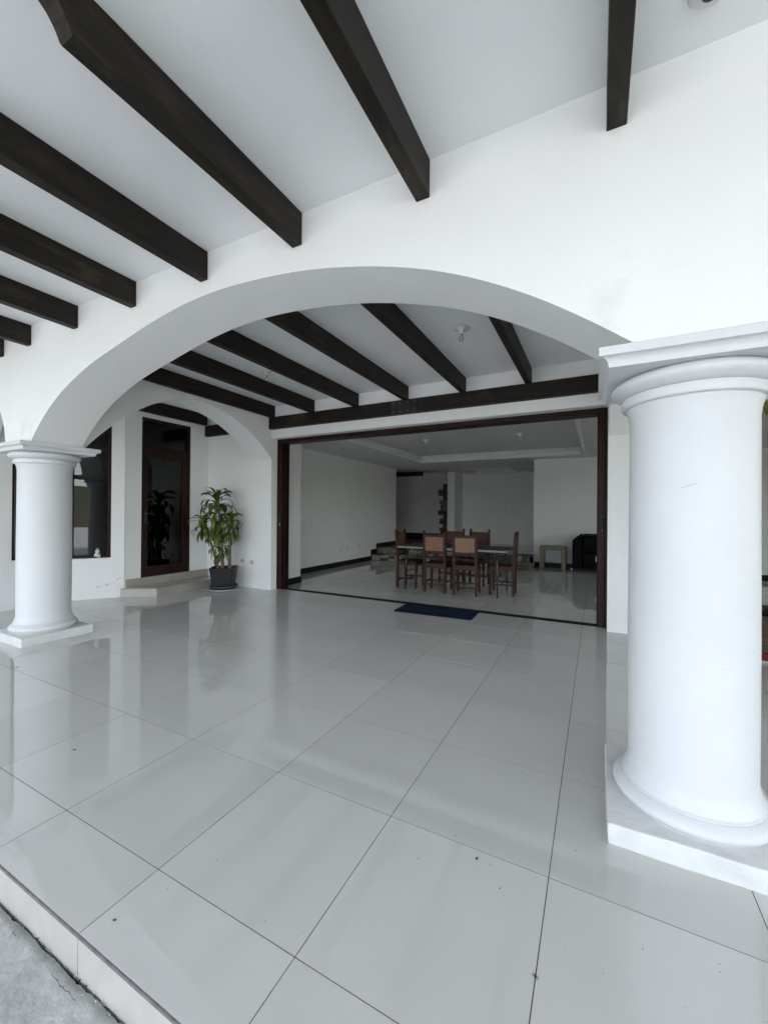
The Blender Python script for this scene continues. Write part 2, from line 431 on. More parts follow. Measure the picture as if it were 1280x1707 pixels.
def arch_wall(name, profile, lo, hi, axis, m, label=None):
    """profile: list of (u, zbottom) along the wall; lo..hi across; axis 'x' or 'y'"""
    mb = MB(); bm = mb.bm
    P = (lambda u, v, z: (u, v, z)) if axis == 'x' else (lambda u, v, z: (v, u, z))
    for (u0, z0), (u1, z1) in zip(profile, profile[1:]):
        if abs(u1-u0) < 1e-6:
            mb.poly([P(u0, lo, z0), P(u0, hi, z0), P(u1, hi, z1), P(u1, lo, z1)]); continue
        for v in (lo, hi): mb.poly([P(u0, v, z0), P(u1, v, z1), P(u1, v, ZC+.1), P(u0, v, ZC+.1)])
        f = mb.poly([P(u0, lo, z0), P(u1, lo, z1), P(u1, hi, z1), P(u0, hi, z0)]); f.smooth = True
    u0, z0 = profile[0]; u1, z1 = profile[-1]
    mb.poly([P(u0, lo, z0), P(u0, hi, z0), P(u0, hi, ZC+.1), P(u0, lo, ZC+.1)])
    mb.poly([P(u1, lo, z1), P(u1, hi, z1), P(u1, hi, ZC+.1), P(u1, lo, ZC+.1)])
    bmesh.ops.remove_doubles(bm, verts=bm.verts, dist=1e-5)
    o = mb.build(name, m)
    # keep the arris between face and soffit crisp
    for e in o.data.edges: pass
    try: o.data.set_sharp_from_angle(angle=R(30))
    except Exception: pass
    return o
prof = []
for k in range(25):                              # small arch to the left, meeting the house wall
    t = math.pi*(1-k/24); prof.append((-4.115+.745*math.cos(t), 2.02+.66*math.sin(t)))
prof = [(-4.86, ZS)]+prof+[(-3.37, ZS), (-2.84, ZS)]+A+[(2.24, ZS), (2.72, ZS)]
right = [(x+5.56, z) for x, z in A]
prof += right+[(right[-1][0], ZS), (8.3, ZS)]
struct(arch_wall('wall', prof, AY0, AY1, 'x', M_wall))
# cross arches running back from the columns to the house
NEAR = [(1.45, 1.99), (1.60, 2.16), (1.76, 2.325), (1.935, 2.475), (2.101, 2.60), (2.292, 2.715), (2.628, 2.856), (2.888, 2.900), (3.098, 2.893), (3.401, 2.838), (3.647, 2.75), (3.924, 2.612), (4.211, 2.41), (4.379, 2.25)]
B = smooth_curve(NEAR, 60)
struct(arch_wall('wall', [(1.4355, 1.99)]+B, -3.33, -2.87, 'y', M_wall))
struct(arch_wall('wall', [(1.4355, 1.99)]+B, 2.215, 2.67, 'y', M_wall))

# ================================================================== PORCH CEILING AND ROOF
struct(box('ceiling', M_ceil, -8.3, 13, -4.5, 4.60, ZC, ZC+.06))  # front and right overhang is unseen, added to hold back sky light
struct(box('roof_with_added_overhang', M_patio, -11, 13, -4.55, 14.4, ZC+.061, ZC+.30))  # covers the same added overhang, shading the near floor and right column


# ================================================================== COLUMNS
def column(loc, label):
    c = empty('column', loc, label, 'column', 'white plaster columns of the arcade')
    h = .32
    mb = MB().box(-h, h, -h, h, -.002, .088, .006, 2)
    bmesh.ops.subdivide_edges(mb.bm, edges=mb.bm.edges[:], cuts=5, use_grid_fill=True)
    for v in mb.bm.verts:
        q = v.co*14+Vector(loc)*3
        v.co += .0048*Vector((noise.noise(q), noise.noise(q+Vector((7, 0, 0))), noise.noise(q+Vector((0, 9, 0)))))
    mb.build('plinth', M_plinth, c)
    prof = [(.262, .086)]+[(.258+.034*math.sin(math.pi*k/12), .088+.078*(k/12)) for k in range(13)]
    MB().lathe(prof, n=96).build('base_ring', M_col, c)
    pr = [(.258, .163), (.258, .172)]
    for k in range(9): t = k/8; pr.append((.233+.025*(1-math.sin(t*math.pi/2)), .172+.085*t))
    for k in range(1, 25):
        t = k/24; pr.append((.233+.0015*math.sin(t*5), .257+1.50*t))
    for k in range(1, 9):
        t = k/8; pr.append((.233+.014*(t**2), 1.757+.068*t))
    MB().lathe(pr, n=96).build('shaft', M_col, c)
    MB().lathe([(.247, 1.824), (.262, 1.826), (.265, 1.832), (.265, 1.862), (.262, 1.868), (.255, 1.872)], n=96).build('neck_ring', M_col, c)
    pr = [(.25, 1.871)]+[(.262+.045*math.sin(math.pi*k/14)**.8, 1.872+.076*(k/14)) for k in range(15)]
    MB().lathe(pr, n=96).build('capital_ring', M_col, c)
    # abacus: square slab with a fillet above a cove
    mb = MB(); bm = mb.bm; rings = []
    pf = [(.325, 1.944), (.327, 1.953)]+[(.3275+.030*(1-math.cos(math.pi/2*k/6)), 1.953+.030*math.sin(math.pi/2*k/6)) for k in range(1, 7)]+[(.362, 1.984), (.362, 2.018), (.358, 2.021)]
    for r, z in pf:
        rings.append([bm.verts.new((sx*r, sy_*r*.995, z)) for sx, sy_ in ((-1, -1), (1, -1), (1, 1), (-1, 1))])
    for a, b in zip(rings, rings[1:]):
        for k in range(4): bm.faces.new((a[k], a[(k+1) % 4], b[(k+1) % 4], b[k]))
    bm.faces.new(rings[0][::-1]); bm.faces.new(rings[-1])
    mb.build('abacus', M_col, c)
    return c
colR = column((2.466, 1.25, 0), 'big white round column in the right foreground, cut by the picture edge')
colL = dup(colR, (-3.16, 1.25, 0), 'white round column on a chipped square plinth before the corner window')

def chips(parent, r, n, z0, z1, a0, a1, seed):
    rnd = random.Random(seed); mb = MB()
    for k in range(n):
        a = rnd.uniform(a0, a1); z = rnd.uniform(z0, z1); s_ = rnd.uniform(.0008, .0026)
        c = Vector((r*math.cos(a), r*math.sin(a), z)); t = Vector((-math.sin(a), math.cos(a), 0))
        mb.bm.faces.new([mb.bm.verts.new(c+t*s_*math.cos(j*1.26)*rnd.uniform(.6, 1.2)+Vector((0, 0, s_*math.sin(j*1.26)*rnd.uniform(.6, 1.4)))) for j in range(5)])
    o = stuff(mb.build('paint_chips', M_scuff, parent, recalc=False)); return o
chips(colR, .2352, 26, .28, 1.7, R(180), R(330), 3)
chips(colL, .2352, 20, .28, 1.7, R(200), R(380), 4)
# faint scuff marks on the near shaft
def scuff(parent, pts):
    mb = MB(); mb.tube(pts, [.0003, .0009, .0006, .0009, .0003][:len(pts)], 5); return mb.build('scuff', M_scuff, parent)
def on_shaft(ang, z, r=.2338): return (r*math.cos(ang), r*math.sin(ang), z)
scuff(colR, [on_shaft(R(-107)+.06*k, 1.452+.004*k+.003*random.random(), .2345) for k in range(5)])

# ================================================================== BEAMS
BZ0, BZ1, BW = 2.965, 3.159, .075
def beam(name, m, x0, x1, y0, y1, z0, z1, label, group, cove=False):
    if not cove:
        mb = MB().box(x0, x1, y0, y1, z0, z1, .003)
        return tag(mb.build(name, m), label, 'beam', group)
    mb = MB(); bm = mb.bm          # beam whose free end is cut in a concave curve
    side = [(y1, z0), (y1, z1), (y0-.33, z1), (y0-.33, z1-.045)]
    for k in range(9):
        t = math.pi/2*k/8
        side.append((y0-.33+.30*math.sin(t)*1.0+.02*k/8, z1-.045-.125*(1-math.cos(t))))
    side.append((y0, z0+.008)); side.append((y0+.006, z0))
    a = [bm.verts.new((x0, y, z)) for y, z in side]; b = [bm.verts.new((x1, y, z)) for y, z in side]
    for k in range(len(side)): bm.faces.new((a[k], a[(k+1) % len(side)], b[(k+1) % len(side)], b[k]))
    bm.faces.new(a); bm.faces.new(b[::-1])
    bmesh.ops.bevel(bm, geom=[e for e in bm.edges if abs(e.verts[0].co.x-e.verts[1].co.x) < 1e-6], offset=.0025, segments=1, affect='EDGES')
    return tag(mb.build(name, m), label, 'beam', group)
FB = [(2.202, 'dark front ceiling beam nearest the right column, pointing straight back'),
      (1.331, 'dark front ceiling beam ending above the right half of the big arch'),
      (.507, 'dark front ceiling beam with its curved free end showing at the top left'),
      (-.320, 'dark front ceiling beam ending above the left shoulder of the big arch'),
      (-1.141, 'fourth dark front ceiling beam from the left picture edge'),
      (-1.988, 'third dark front ceiling beam from the left picture edge'),
      (-2.832, 'short looking front ceiling beam above the left column, second from the left edge'),
      (-3.41, 'front ceiling beam just cut by the left picture edge')]
for x, lab in FB:
    beam('ceiling_beam', M_wood, x-BW, x, -.245, AY0-.002, BZ0-(.012 if x < -3 else 0), BZ1, lab, 'dark beams of the front ceiling', True)
IB = [(1.373, 'porch beam right of the porcelain lamp holder, inside the big arch'),
      (.540, 'porch beam left of the porcelain lamp holder, inside the big arch'),
      (-.300, 'porch beam resting on the wall plate right at the bolted iron splice'),
      (-1.130, 'porch beam third from the left inside the big arch'),
      (-1.960, 'porch beam second from the left inside the big arch'),
      (-2.795, 'leftmost porch beam running along the top of the small arch')]
for x, lab in IB:
    beam('ceiling_beam', M_wood, x-BW+.002, x, AY1+.002, 4.378, 2.958, BZ1, lab, 'dark beams of the porch ceiling')
beam('ceiling_beam', M_wood, -4.455, -4.375, 1.44, 4.298, 2.958, BZ1, 'dark beam above the tall glazed door, seen through the small arch', 'dark beams of the porch ceiling')
beam('wall_plate_beam', M_woodx, -2.868, 2.213, 4.300, 4.378, 2.758, 2.956, 'long dark beam running across above the wide sliding door opening', None)
beam('wall_plate_beam', M_woodx, -4.455, -3.332, 4.300, 4.378, 2.758, 2.956, 'short dark beam end high on the wall behind the potted plant', None)
sp = empty('splice_plate', (-.336, 4.298, 2.852), 'black iron splice plate with eight bolts on the long dark beam', 'metal plate')
MB().box(-.20, .20, -.006, 0, -.094, .094, .0015).build('plate', M_iron, sp)
for i in range(4):
    for j in range(2):
        x = -.165+.11*i; z = -.062+.124*j
        mb = MB(); mb.lathe([(.014, 0), (.014, .008), (.010, .011), (.004, .0125)], n=12)
        bmesh.ops.rotate(mb.bm, cent=(0, 0, 0), matrix=Matrix.Rotation(R(90), 3, 'X'), verts=mb.bm.verts)
        mb.build('bolt', M_bolt, sp, loc=(x, -.006, z))

# ================================================================== HOUSE WALLS (porch side)
WZ = ZC+.1
HX0, HX1 = -8.2, 8.3
struct(box('wall', M_wall, -4.86, -2.87, 4.38, 4.75, -.02, WZ))               # behind the plant
struct(box('wall', M_wall, -2.8699, 2.2099, 4.38, 4.75, 2.615, WZ))           # lintel
mb = MB(); mb.box(2.21, 2.95, 4.38, 4.75, -.02, WZ); mb.box(5.30, 8.8, 4.38, 4.75, -.02, WZ); mb.box(2.95, 5.30, 4.38, 4.75, 2.615, WZ)
struct(mb.build('wall', M_wall))                                              # right of the sliding door, with a second opening
fr = empty('porch_doorway', (4.12, 4.6, 0), 'dark framed second opening, hidden behind the right column', 'doorway')
for q in ((-1.168, -1.09, -.08, .08, 0, 2.612), (1.10, 1.178, -.08, .08, 0, 2.612), (-1.089, 1.099, -.08, .08, 2.54, 2.612)):
    MB().box(*q, .002).build('frame_member', M_door, fr)
# door wall (faces +X), opening Y 3.10..4.01, z .27..2.89
DX0, DX1 = -4.72, -4.455
mb = MB()
mb.box(DX0, DX1, 2.846, 3.105, -.02, WZ); mb.box(DX0, DX1, 4.010, 4.379, -.02, WZ)
mb.box(DX0, DX1, 3.105, 4.010, 2.885, WZ); mb.box(DX0, DX1, 3.105, 4.010, -.02, .255)
struct(mb.build('wall', M_wall))
# angled wall: from bend P0 to the corner P1
P0 = Vector((-4.862, 2.262)); P1 = Vector((-4.456, 2.838))
dv = (P1-P0).normalized(); nv = Vector((dv.y, -dv.x)); LW = (P1-P0).length
def ang(u, v, z): q = P0+dv*u-nv*v; return (q.x, q.y, z)      # v: depth into the wall
def angbox(mb, u0, u1, v0, v1, z0, z1, mi=0):
    p = [ang(u, v, z) for z in (z0, z1) for v in (v0, v1) for u in (u0, u1)]
    v = [mb.bm.verts.new(q) for q in p]
    for f in ((0, 2, 3, 1), (4, 5, 7, 6), (0, 1, 5, 4), (2, 6, 7, 3), (0, 4, 6, 2), (1, 3, 7, 5)):
        mb.bm.faces.new([v[i] for i in f]).material_index = mi
    return mb
UJ = (Vector((-4.556, 2.695))-P0).length
mb = MB(); WT = .22
angbox(mb, 0, LW, 0, WT, -.02, .618); angbox(mb, UJ, LW, 0, WT, .618, 2.80); angbox(mb, 0, LW, 0, WT, 2.80, WZ)
struct(mb.build('wall', M_wall))
# left house wall X = -4.86 with its window Y 1.60..2.262
mb = MB()
mb.box(-5.08, -4.862, -.80, 1.598, -.25, WZ); mb.box(-5.08, -4.862, 1.598, 2.262, -.25, .66); mb.box(-5.08, -4.862, 1.598, 2.262, 2.80, WZ)
struct(mb.build('wall', M_wall))
# closing walls of the house, with an added unseen opening to light the room
for q in ((HX0-.2, HX0, -.8, 14.2, -.3, WZ), (HX0, -5.081, -.8, -.6, -.3, WZ), (HX0, 8.8, 14.0, 14.2, -.3, WZ), (8.6, 8.8, 4.751, 5.6, -.3, WZ), (8.6, 8.8, 9.6, 13.999, -.3, WZ), (8.6, 8.8, 5.601, 9.599, 2.5, WZ), (8.6, 8.8, 5.601, 9.599, -.3, .3)):
    struct(box('wall', M_wall, *q))
# bedroom behind the corner window and the glazed door
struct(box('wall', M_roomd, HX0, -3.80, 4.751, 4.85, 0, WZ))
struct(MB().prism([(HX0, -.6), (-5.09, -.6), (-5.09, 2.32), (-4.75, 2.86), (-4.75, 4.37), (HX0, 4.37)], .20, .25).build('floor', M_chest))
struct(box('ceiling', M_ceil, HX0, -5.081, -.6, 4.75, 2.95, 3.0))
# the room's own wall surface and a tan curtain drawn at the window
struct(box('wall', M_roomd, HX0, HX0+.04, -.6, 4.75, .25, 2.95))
def curtain(x0, y0, x1, y1, z0, z1, label):
    mb = MB(); n = 60; a = []; b = []
    d = Vector((x1-x0, y1-y0)); L = d.length; d.normalize(); n2 = Vector((-d.y, d.x))
    for k in range(n+1):
        o = .025*math.sin(k*1.15)+.01*math.sin(k*.37)
        p = Vector((x0, y0))+d*(L*k/n)+n2*o
        a.append(mb.bm.verts.new((p.x, p.y, z0))); b.append(mb.bm.verts.new((p.x, p.y, z1)))
    for k in range(n): mb.bm.faces.new((a[k], a[k+1], b[k+1], b[k])).smooth = True
    return tag(mb.build('curtain', M_curt, recalc=False), label, 'curtain')
curtain(-5.30, 1.55, -5.13, 2.35, .5, 2.7, 'tan curtain hanging inside behind the corner window')

# peeling plaster chips low on the angled wall
def flakes(parent):
    mb = MB()
    random.seed(11)
    for (u0_, z0_, w, h, cnt) in ((UJ-.03, .205, .17, .030, 16), (UJ+.125, .285, .07, .05, 7), (UJ-.16, .185, .08, .02, 5)):
        for q_ in range(cnt):
            u = u0_+random.uniform(-w/2, w/2); z = z0_+random.uniform(-h/2, h/2)+.22*(u-u0_); ww = random.uniform(.008, .030); hh = random.uniform(.006, .018)
            if u > LW-.02: continue
            n = 9; c = [ang(u+ww/2*math.cos(2*math.pi*k/n)*random.uniform(.5, 1.1), -.0012-.0015*random.random(), z+hh/2*math.sin(2*math.pi*k/n)*random.uniform(.5, 1.1)+.5*ww/2*math.cos(2*math.pi*k/n)) for k in range(n)]
            mb.poly(c)
        ce = [ang(P[0], P[1], P[2]) for P in ()]
    o = stuff(mb.build('peeling_plaster', M_flake)); o['kind'] = 'stuff'
    o['label'] = 'patch of chipped plaster low on the white angled wall'; return o
flakes(None)

# ================================================================== CORNER WINDOW
win = empty('corner_window', (-4.862, 2.262, .62), 'tall brown framed corner window behind the left column', 'window')
W0 = Vector((-4.862, 2.262, .62))
def wpart(name, m, fn):
    mb = MB(); fn(mb)
    bmesh.ops.translate(mb.bm, vec=-W0, verts=mb.bm.verts)
    return mb.build(name, m, win)
D0, D1 = .06, .12
wpart('sash_frame', M_door, lambda b: (angbox(b, UJ-.055, UJ-.001, D0, D1, .62, 2.80), angbox(b, .001, .045, D0, D1, .62, 2.80),
      angbox(b, .045, UJ-.055, D0, D1, .62, .665), angbox(b, .045, UJ-.055, D0, D1, 2.74, 2.80)))
wpart('transom', M_door, lambda b: angbox(b, .045, UJ-.055, D0-.004, D1-.004, 2.27, 2.335))
wpart('pane', M_glass, lambda b: angbox(b, .045, UJ-.055, .092, .096, .665, 2.27))
wpart('pane', M_glass, lambda b: angbox(b, .045, UJ-.055, .092, .096, 2.335, 2.74))
wpart('sash_frame', M_door, lambda b: (b.box(-4.985, -4.925, 1.599, 1.645, .66, 2.80), b.box(-4.985, -4.925, 2.20, 2.26, .66, 2.80),
      b.box(-4.985, -4.925, 1.645, 2.20, .66, .70), b.box(-4.985, -4.925, 1.645, 2.20, 2.74, 2.80)))
wpart('pane', M_glass, lambda b: b.box(-4.96, -4.956, 1.645, 2.20, .70, 2.74))

# white figurine on the sill
q = ang(UJ-.175, .028, .618)
fig = empty('figurine', q, 'small white and grey animal figurine sitting on the corner window sill', 'figurine')
MB().lathe([(.012, 0), (.036, .006), (.044, .03), (.040, .055), (.028, .078), (.024, .085), (.028, .098), (.030, .110), (.024, .124), (.010, .131), (.002, .132)], n=20).build('body', M_fig, fig)
for s_ in (-1, 1):
    mb = MB(); mb.tube([(s_*.014, 0, .120), (s_*.019, 0, .138), (s_*.022, .002, .158)], [.010, .008, .002], 8); mb.build('ear', M_fig, fig)
mb = MB(); mb.tube([(.01, -.03, .01), (.0, -.048, .012)], [.012, .008], 8); mb.build('paw', M_bug, fig)

# ================================================================== GLAZED DOOR
door = empty('glazed_door', (-4.46, 3.105, .257), 'tall dark brown glazed door with transom, up two steps', 'door')
def dpart(name, m, *bx, bev=.002):
    mb = MB()
    for q in bx: mb.box(*q, bev)
    bmesh.ops.translate(mb.bm, vec=(4.46, -3.105, -.257), verts=mb.bm.verts)
    return mb.build(name, m, door)
X0, X1 = -4.54, -4.475
dpart('frame', M_door, (X0, X1+.006, 3.106, 3.150, .256, 2.884), (X0, X1+.006, 3.965, 4.009, .256, 2.884), (X0, X1+.006, 3.151, 3.964, 2.835, 2.884), (X0, X1+.006, 3.151, 3.964, 2.345, 2.415))
dpart('transom_pane', M_dglass, (X0+.025, X0+.030, 3.151, 3.964, 2.416, 2.834), bev=0)
leaf = dpart('door_leaf', M_door, (X0+.004, X1-.002, 3.152, 3.225, .262, 2.342), (X0+.004, X1-.002, 3.868, 3.962, .262, 2.342),
             (X0+.004, X1-.002, 3.226, 3.867, 2.232, 2.342), (X0+.004, X1-.002, 3.226, 3.867, .262, .425))
pn = dpart('pane', M_dglass, (X0+.03, X0+.035, 3.226, 3.867, .426, 2.231), bev=0); pn.parent = leaf
h = MB(); h.box(-4.473, -4.467, 3.17, 3.205, 1.14, 1.36, .001); h.tube([(-4.47, 3.19, 1.30), (-4.43, 3.19, 1.30), (-4.425, 3.205, 1.30), (-4.425, 3.30, 1.295)], .008, 8)
bmesh.ops.translate(h.bm, vec=(4.46, -3.105, -.257), verts=h.bm.verts); h.build('handle', M_iron, leaf)

# steps up to the door
st = empty('door_steps', (-4.2, 3.4, 0), 'two low beige tiled steps below the tall glazed door', 'steps')
off = Vector((-4.2, 3.4, 0))
def spart(name, m, fn):
    mb = MB(); fn(mb); bmesh.ops.translate(mb.bm, vec=-off, verts=mb.bm.verts); return mb.build(name, m, st)
q0 = (-4.455, 2.79); 
foot = [(-4.452, 2.788), (-4.012, 3.085), (-4.012, 4.377), (-4.452, 4.377)]
def inset(f, d):
    return [(f[0][0], f[0][1]+d), (f[1][0]-d, f[1][1]+d*.6), (f[2][0]-d, f[2][1]), f[3]]
spart('step_core', M_grout, lambda b: b.prism(inset(foot, .008), .0, .120))
spart('tread_tile', M_steptile, lambda b: b.prism([(-4.450, 2.79), (-4.013, 3.087), (-4.013, 3.73), (-4.450, 3.73)], .124, .136))
spart('tread_tile', M_steptile, lambda b: b.prism([(-4.450, 3.733), (-4.013, 3.733), (-4.013, 4.376), (-4.450, 4.376)], .124, .136))
spart('riser_tile', M_steptile, lambda b: b.box(-4.020, -4.011, 3.092, 3.728, .0015, .121))
spart('riser_tile', M_steptile, lambda b: b.box(-4.020, -4.011, 3.732, 4.376, .0015, .121))
spart('riser_tile', M_riser, lambda b: b.prism([(-4.451, 2.787), (-4.013, 3.083), (-4.018, 3.091), (-4.451, 2.797)], .0015, .121))
spart('upper_riser_tile', M_steptile, lambda b: b.box(-4.451, -4.420, 2.858, 3.60, .1375, .262, .001))
spart('upper_riser_tile', M_steptile, lambda b: b.box(-4.451, -4.420, 3.603, 4.376, .1375, .262, .001))
spart('threshold', M_steptile, lambda b: b.box(-4.475, -4.453, 3.107, 4.008, .2555, .262))

# ================================================================== SLIDING DOOR FRAME
sl = empty('sliding_door_frame', (-.33, 4.6, 0), 'wide dark brown sliding door frame, its leaves pushed open', 'door frame')
def slp(name, m, *bx, bev=.002, parent=None):
    mb = MB()
    for q in bx: mb.box(*q, bev)
    bmesh.ops.translate(mb.bm, vec=(.33, -4.6, 0), verts=mb.bm.verts)
    return mb.build(name, m, parent or sl)
slp('head', M_door, (-2.868, 2.208, 4.52, 4.74, 2.552, 2.613))
slp('track', M_track, (-2.868, 2.208, 4.565, 4.675, -.006, .005), bev=0)
slp('jamb', M_door, (-2.868, -2.845, 4.52, 4.74, 0, 2.551)); slp('jamb', M_door, (2.185, 2.208, 4.52, 4.74, 0, 2.551))
for k in range(3):
    y = 4.528+.07*k
    slp('leaf_stile', M_door, (-2.842, -2.775+.006*k, y, y+.052, .006, 2.548))
    slp('leaf_stile', M_door, (2.112-.006*k, 2.182, y, y+.052, .006, 2.548))
slp('seal_strip', M_track, (-2.772, -2.752, 4.66, 4.70, .006, 2.548))
for x0_, s_ in ((-2.812, 1), (2.152, -1)):
    mb = MB(); mb.box(x0_-.014, x0_+.014, 4.520, 4.527, 1.14, 1.33, .002)
    mb.tube([(x0_, 4.525, 1.30), (x0_, 4.487, 1.30), (x0_, 4.480, 1.24), (x0_, 4.487, 1.18), (x0_, 4.525, 1.18)], .009, 8)
    bmesh.ops.translate(mb.bm, vec=(.33, -4.6, 0), verts=mb.bm.verts); mb.build('handle', M_iron, sl)
mb = MB(); mb.tube([(-2.79, 4.523, 1.155), (-2.79, 4.505, 1.15), (-2.79, 4.50, 1.10)], .006, 6)
bmesh.ops.translate(mb.bm, vec=(.33, -4.6, 0), verts=mb.bm.verts); mb.build('key_turn', M_chrome, sl)
for z in (2.387, 2.20, .80, .30):
    slp('white_block', M_porc, (2.090, 2.0985, 4.66, 4.70, z-.035, z+.03), bev=.003)  # small white pieces set on the right jamb

# ================================================================== INTERIOR
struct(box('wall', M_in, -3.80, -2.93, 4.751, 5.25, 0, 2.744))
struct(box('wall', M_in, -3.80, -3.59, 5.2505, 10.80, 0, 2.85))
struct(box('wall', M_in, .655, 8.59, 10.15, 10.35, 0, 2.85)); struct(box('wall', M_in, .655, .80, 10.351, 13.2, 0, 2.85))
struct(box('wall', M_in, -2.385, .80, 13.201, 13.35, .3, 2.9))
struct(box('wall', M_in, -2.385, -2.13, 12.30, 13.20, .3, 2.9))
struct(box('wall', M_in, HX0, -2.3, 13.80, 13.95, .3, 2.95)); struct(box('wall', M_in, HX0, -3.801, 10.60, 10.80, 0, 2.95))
# ceiling of the big room, with the recessed tray and the small far tray
CZ = 2.745; TX0, TX1, TY0, TY1 = -2.2, 1.805, 5.15, 9.46; SX0, SX1, SY0, SY1 = -1.66, -.19, 11.65, 13.09
mb = MB()
for q in ((-3.59, TX0, 4.75, TY1), (TX1, 8.59, 4.75, TY1), (TX0, TX1, 4.75, TY0), (-3.59, 8.59, TY1, 10.8), (-1.9, SX0, 10.8, 13.2), (SX1, .66, 10.8, 13.2), (SX0, SX1, 10.8, SY0), (SX0, SX1, SY1, 13.2)):
    mb.box(q[0], q[1], q[2], q[3], CZ, CZ+.16)
mb.prism([(-3.59, 10.8), (-1.9, 10.8), (-1.9, 13.2), (-2.385, 13.2), (-2.385, 12.3)], CZ, CZ+.16)
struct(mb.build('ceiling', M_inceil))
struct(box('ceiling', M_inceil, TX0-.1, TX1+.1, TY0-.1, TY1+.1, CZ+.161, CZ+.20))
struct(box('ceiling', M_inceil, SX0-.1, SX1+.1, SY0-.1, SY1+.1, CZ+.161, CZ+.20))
struct(box('ceiling', M_inceil, HX0, -2.3, 10.8, 14, 2.905, 2.95))
def molding(x0, x1, y0, y1, label, w=.06):
    mm = empty('ceiling_moulding', ((x0+x1)/2, (y0+y1)/2, CZ), label, 'moulding')
    for (a, b, c, d) in ((x0-.03, x1+.03, y1, y1+w), (x0-.03, x1+.03, y0-w, y0), (x0-w, x0, y0-w, y1+w), (x1, x1+w, y0-w, y1+w)):
        mb = MB(); mb.box(a, b, c, d, CZ-.022, CZ-.001, .004)
        bmesh.ops.translate(mb.bm, vec=(-(x0+x1)/2, -(y0+y1)/2, -CZ), verts=mb.bm.verts); mb.build('strip', M_porc, mm)
    for (a, b, c, d) in ((x0+.001, x1-.001, y1-.045, y1-.001), (x0+.001, x1-.001, y0+.001, y0+.045), (x0+.001, x0+.045, y0+.046, y1-.046), (x1-.045, x1-.001, y0+.046, y1-.046)):
        mb = MB(); mb.box(a, b, c, d, CZ+.045, CZ+.10, .006)
        bmesh.ops.translate(mb.bm, vec=(-(x0+x1)/2, -(y0+y1)/2, -CZ), verts=mb.bm.verts); mb.build('cornice', M_inceil, mm)
molding(TX0, TX1, TY0, TY1, 'white moulding framing the large recessed ceiling tray indoors')
molding(SX0, SX1, SY0, SY1, 'small white moulding round the far little ceiling recess')
tag(box('hall_beam', M_woodx, -6.5, -3.5, 12.7, 12.85, 2.70, 2.85), 'dark beam high in the unlit hallway beyond the left wall', 'beam')
# black skirting boards
def skirt(x0, x1, y0, y1, z0=0, h=.12): struct(box('skirting_board', M_black, x0, x1, y0, y1, z0+.001, z0+h))
skirt(-2.929, -2.915, 4.76, 5.25); skirt(-3.589, -2.915, 5.251, 5.265); skirt(-3.589, -3.575, 5.266, 9.18)
skirt(.68, 8.5, 10.135, 10.149); skirt(HX0+.01, -2.4, 13.785, 13.799, .32, .26)
# black stepped skirting along the stone steps
struct(box('skirting_board', M_black, -3.589, -3.575, 9.181, 9.50, .03, .30)); struct(box('skirting_board', M_black, -3.589, -3.575, 9.501, 10.80, .16, .46))
# stone faced steps up to the rear of the room
s1 = struct(box('stone_step', M_mortar, -3.574, .72, 9.225, 9.52, .0, .145))
s2 = struct(box('stone_step', M_mortar, -3.574, .62, 9.535, 9.90, .0, .305))
struct(box('floor', M_tile, HX0, .654, 9.86, 13.79, .30, .323))
smesh = {}
def stone(w, h_, d, m, x, y, z, parent):
    key = (round(w, 2), round(h_, 2), m.name)
    if key not in smesh:
        mb = MB().box(-w/2, w/2, -d/2, d/2, -h_/2, h_/2, .012)
        for v in mb.bm.verts: v.co += Vector([random.uniform(-.006, .006) for _ in range(3)])
        o = mb.build('stone', m); smesh[key] = o.data; bpy.data.objects.remove(o)
    o = bpy.data.objects.new('stone', smesh[key]); COL.objects.link(o); o.parent = parent; o.location = (x, y, z)
for (sy0, z0, z1, x1_, par) in ((9.222, .004, .16, .72, s1), (9.532, .17, .32, .62, s2)):
    x = -3.57
    while x < x1_-.05:
        w = random.choice((.14, .2, .26, .32)); w = min(w, x1_-x)
        if random.random() < .45:
            hh = (z1-z0)/2
            for zz in (z0+hh/2, z0+1.5*hh): stone(w-.012, hh-.01, .05, random.choice(M_stone), x+w/2, sy0, zz, par)
        else:
            stone(w-.012, z1-z0-.01, .05, random.choice(M_stone), x+w/2, sy0+random.uniform(-.008, .004), (z0+z1)/2, par)
        x += w
# slab treads on the steps
for (y0, y1, z, x1_, par) in ((9.20, 9.50, .150, .76, s1), (9.50, 9.88, .31, .72, s2)):
    x = -3.57
    while x < x1_-.05:
        w = min(random.uniform(.35, .6), x1_-x)
        mb = MB().box(x+.004, x+w-.004, y0-.02, y1-.01, z, z+.02, .005); mb.build('tread_stone', random.choice(M_stone[:2]+M_stone[3:]), par); x += w
# rough stone quoins edging the hall doorway
qn = empty('stone_door_surround', (-3.0, 13.72, .32), 'rough stone edging of the dark doorway in the hallway', 'stonework')
z = 0; k = 0
while z < 2.05:
    hq = random.choice((.13, .17, .22)); w = random.choice((.16, .26)) if k % 2 else random.choice((.30, .36))
    mb = MB().box(-w, .0, -.06, .06, z+.008, z+hq, .02)
    for v in mb.bm.verts: v.co += Vector([random.uniform(-.012, .012) for _ in range(3)])
    mb.build('stone', random.choice(M_stone[:3]), qn, loc=(.14, 0, 0)); z += hq; k += 1
tag(box('dark_doorway_panel', M_dark, -2.86, -2.40, 13.70, 13.78, .33, 2.45), 'dark panel painted as an unlit doorway beside the rough stone edging', 'doorway')  # solid dark box; the doorway's darkness is put into its colour

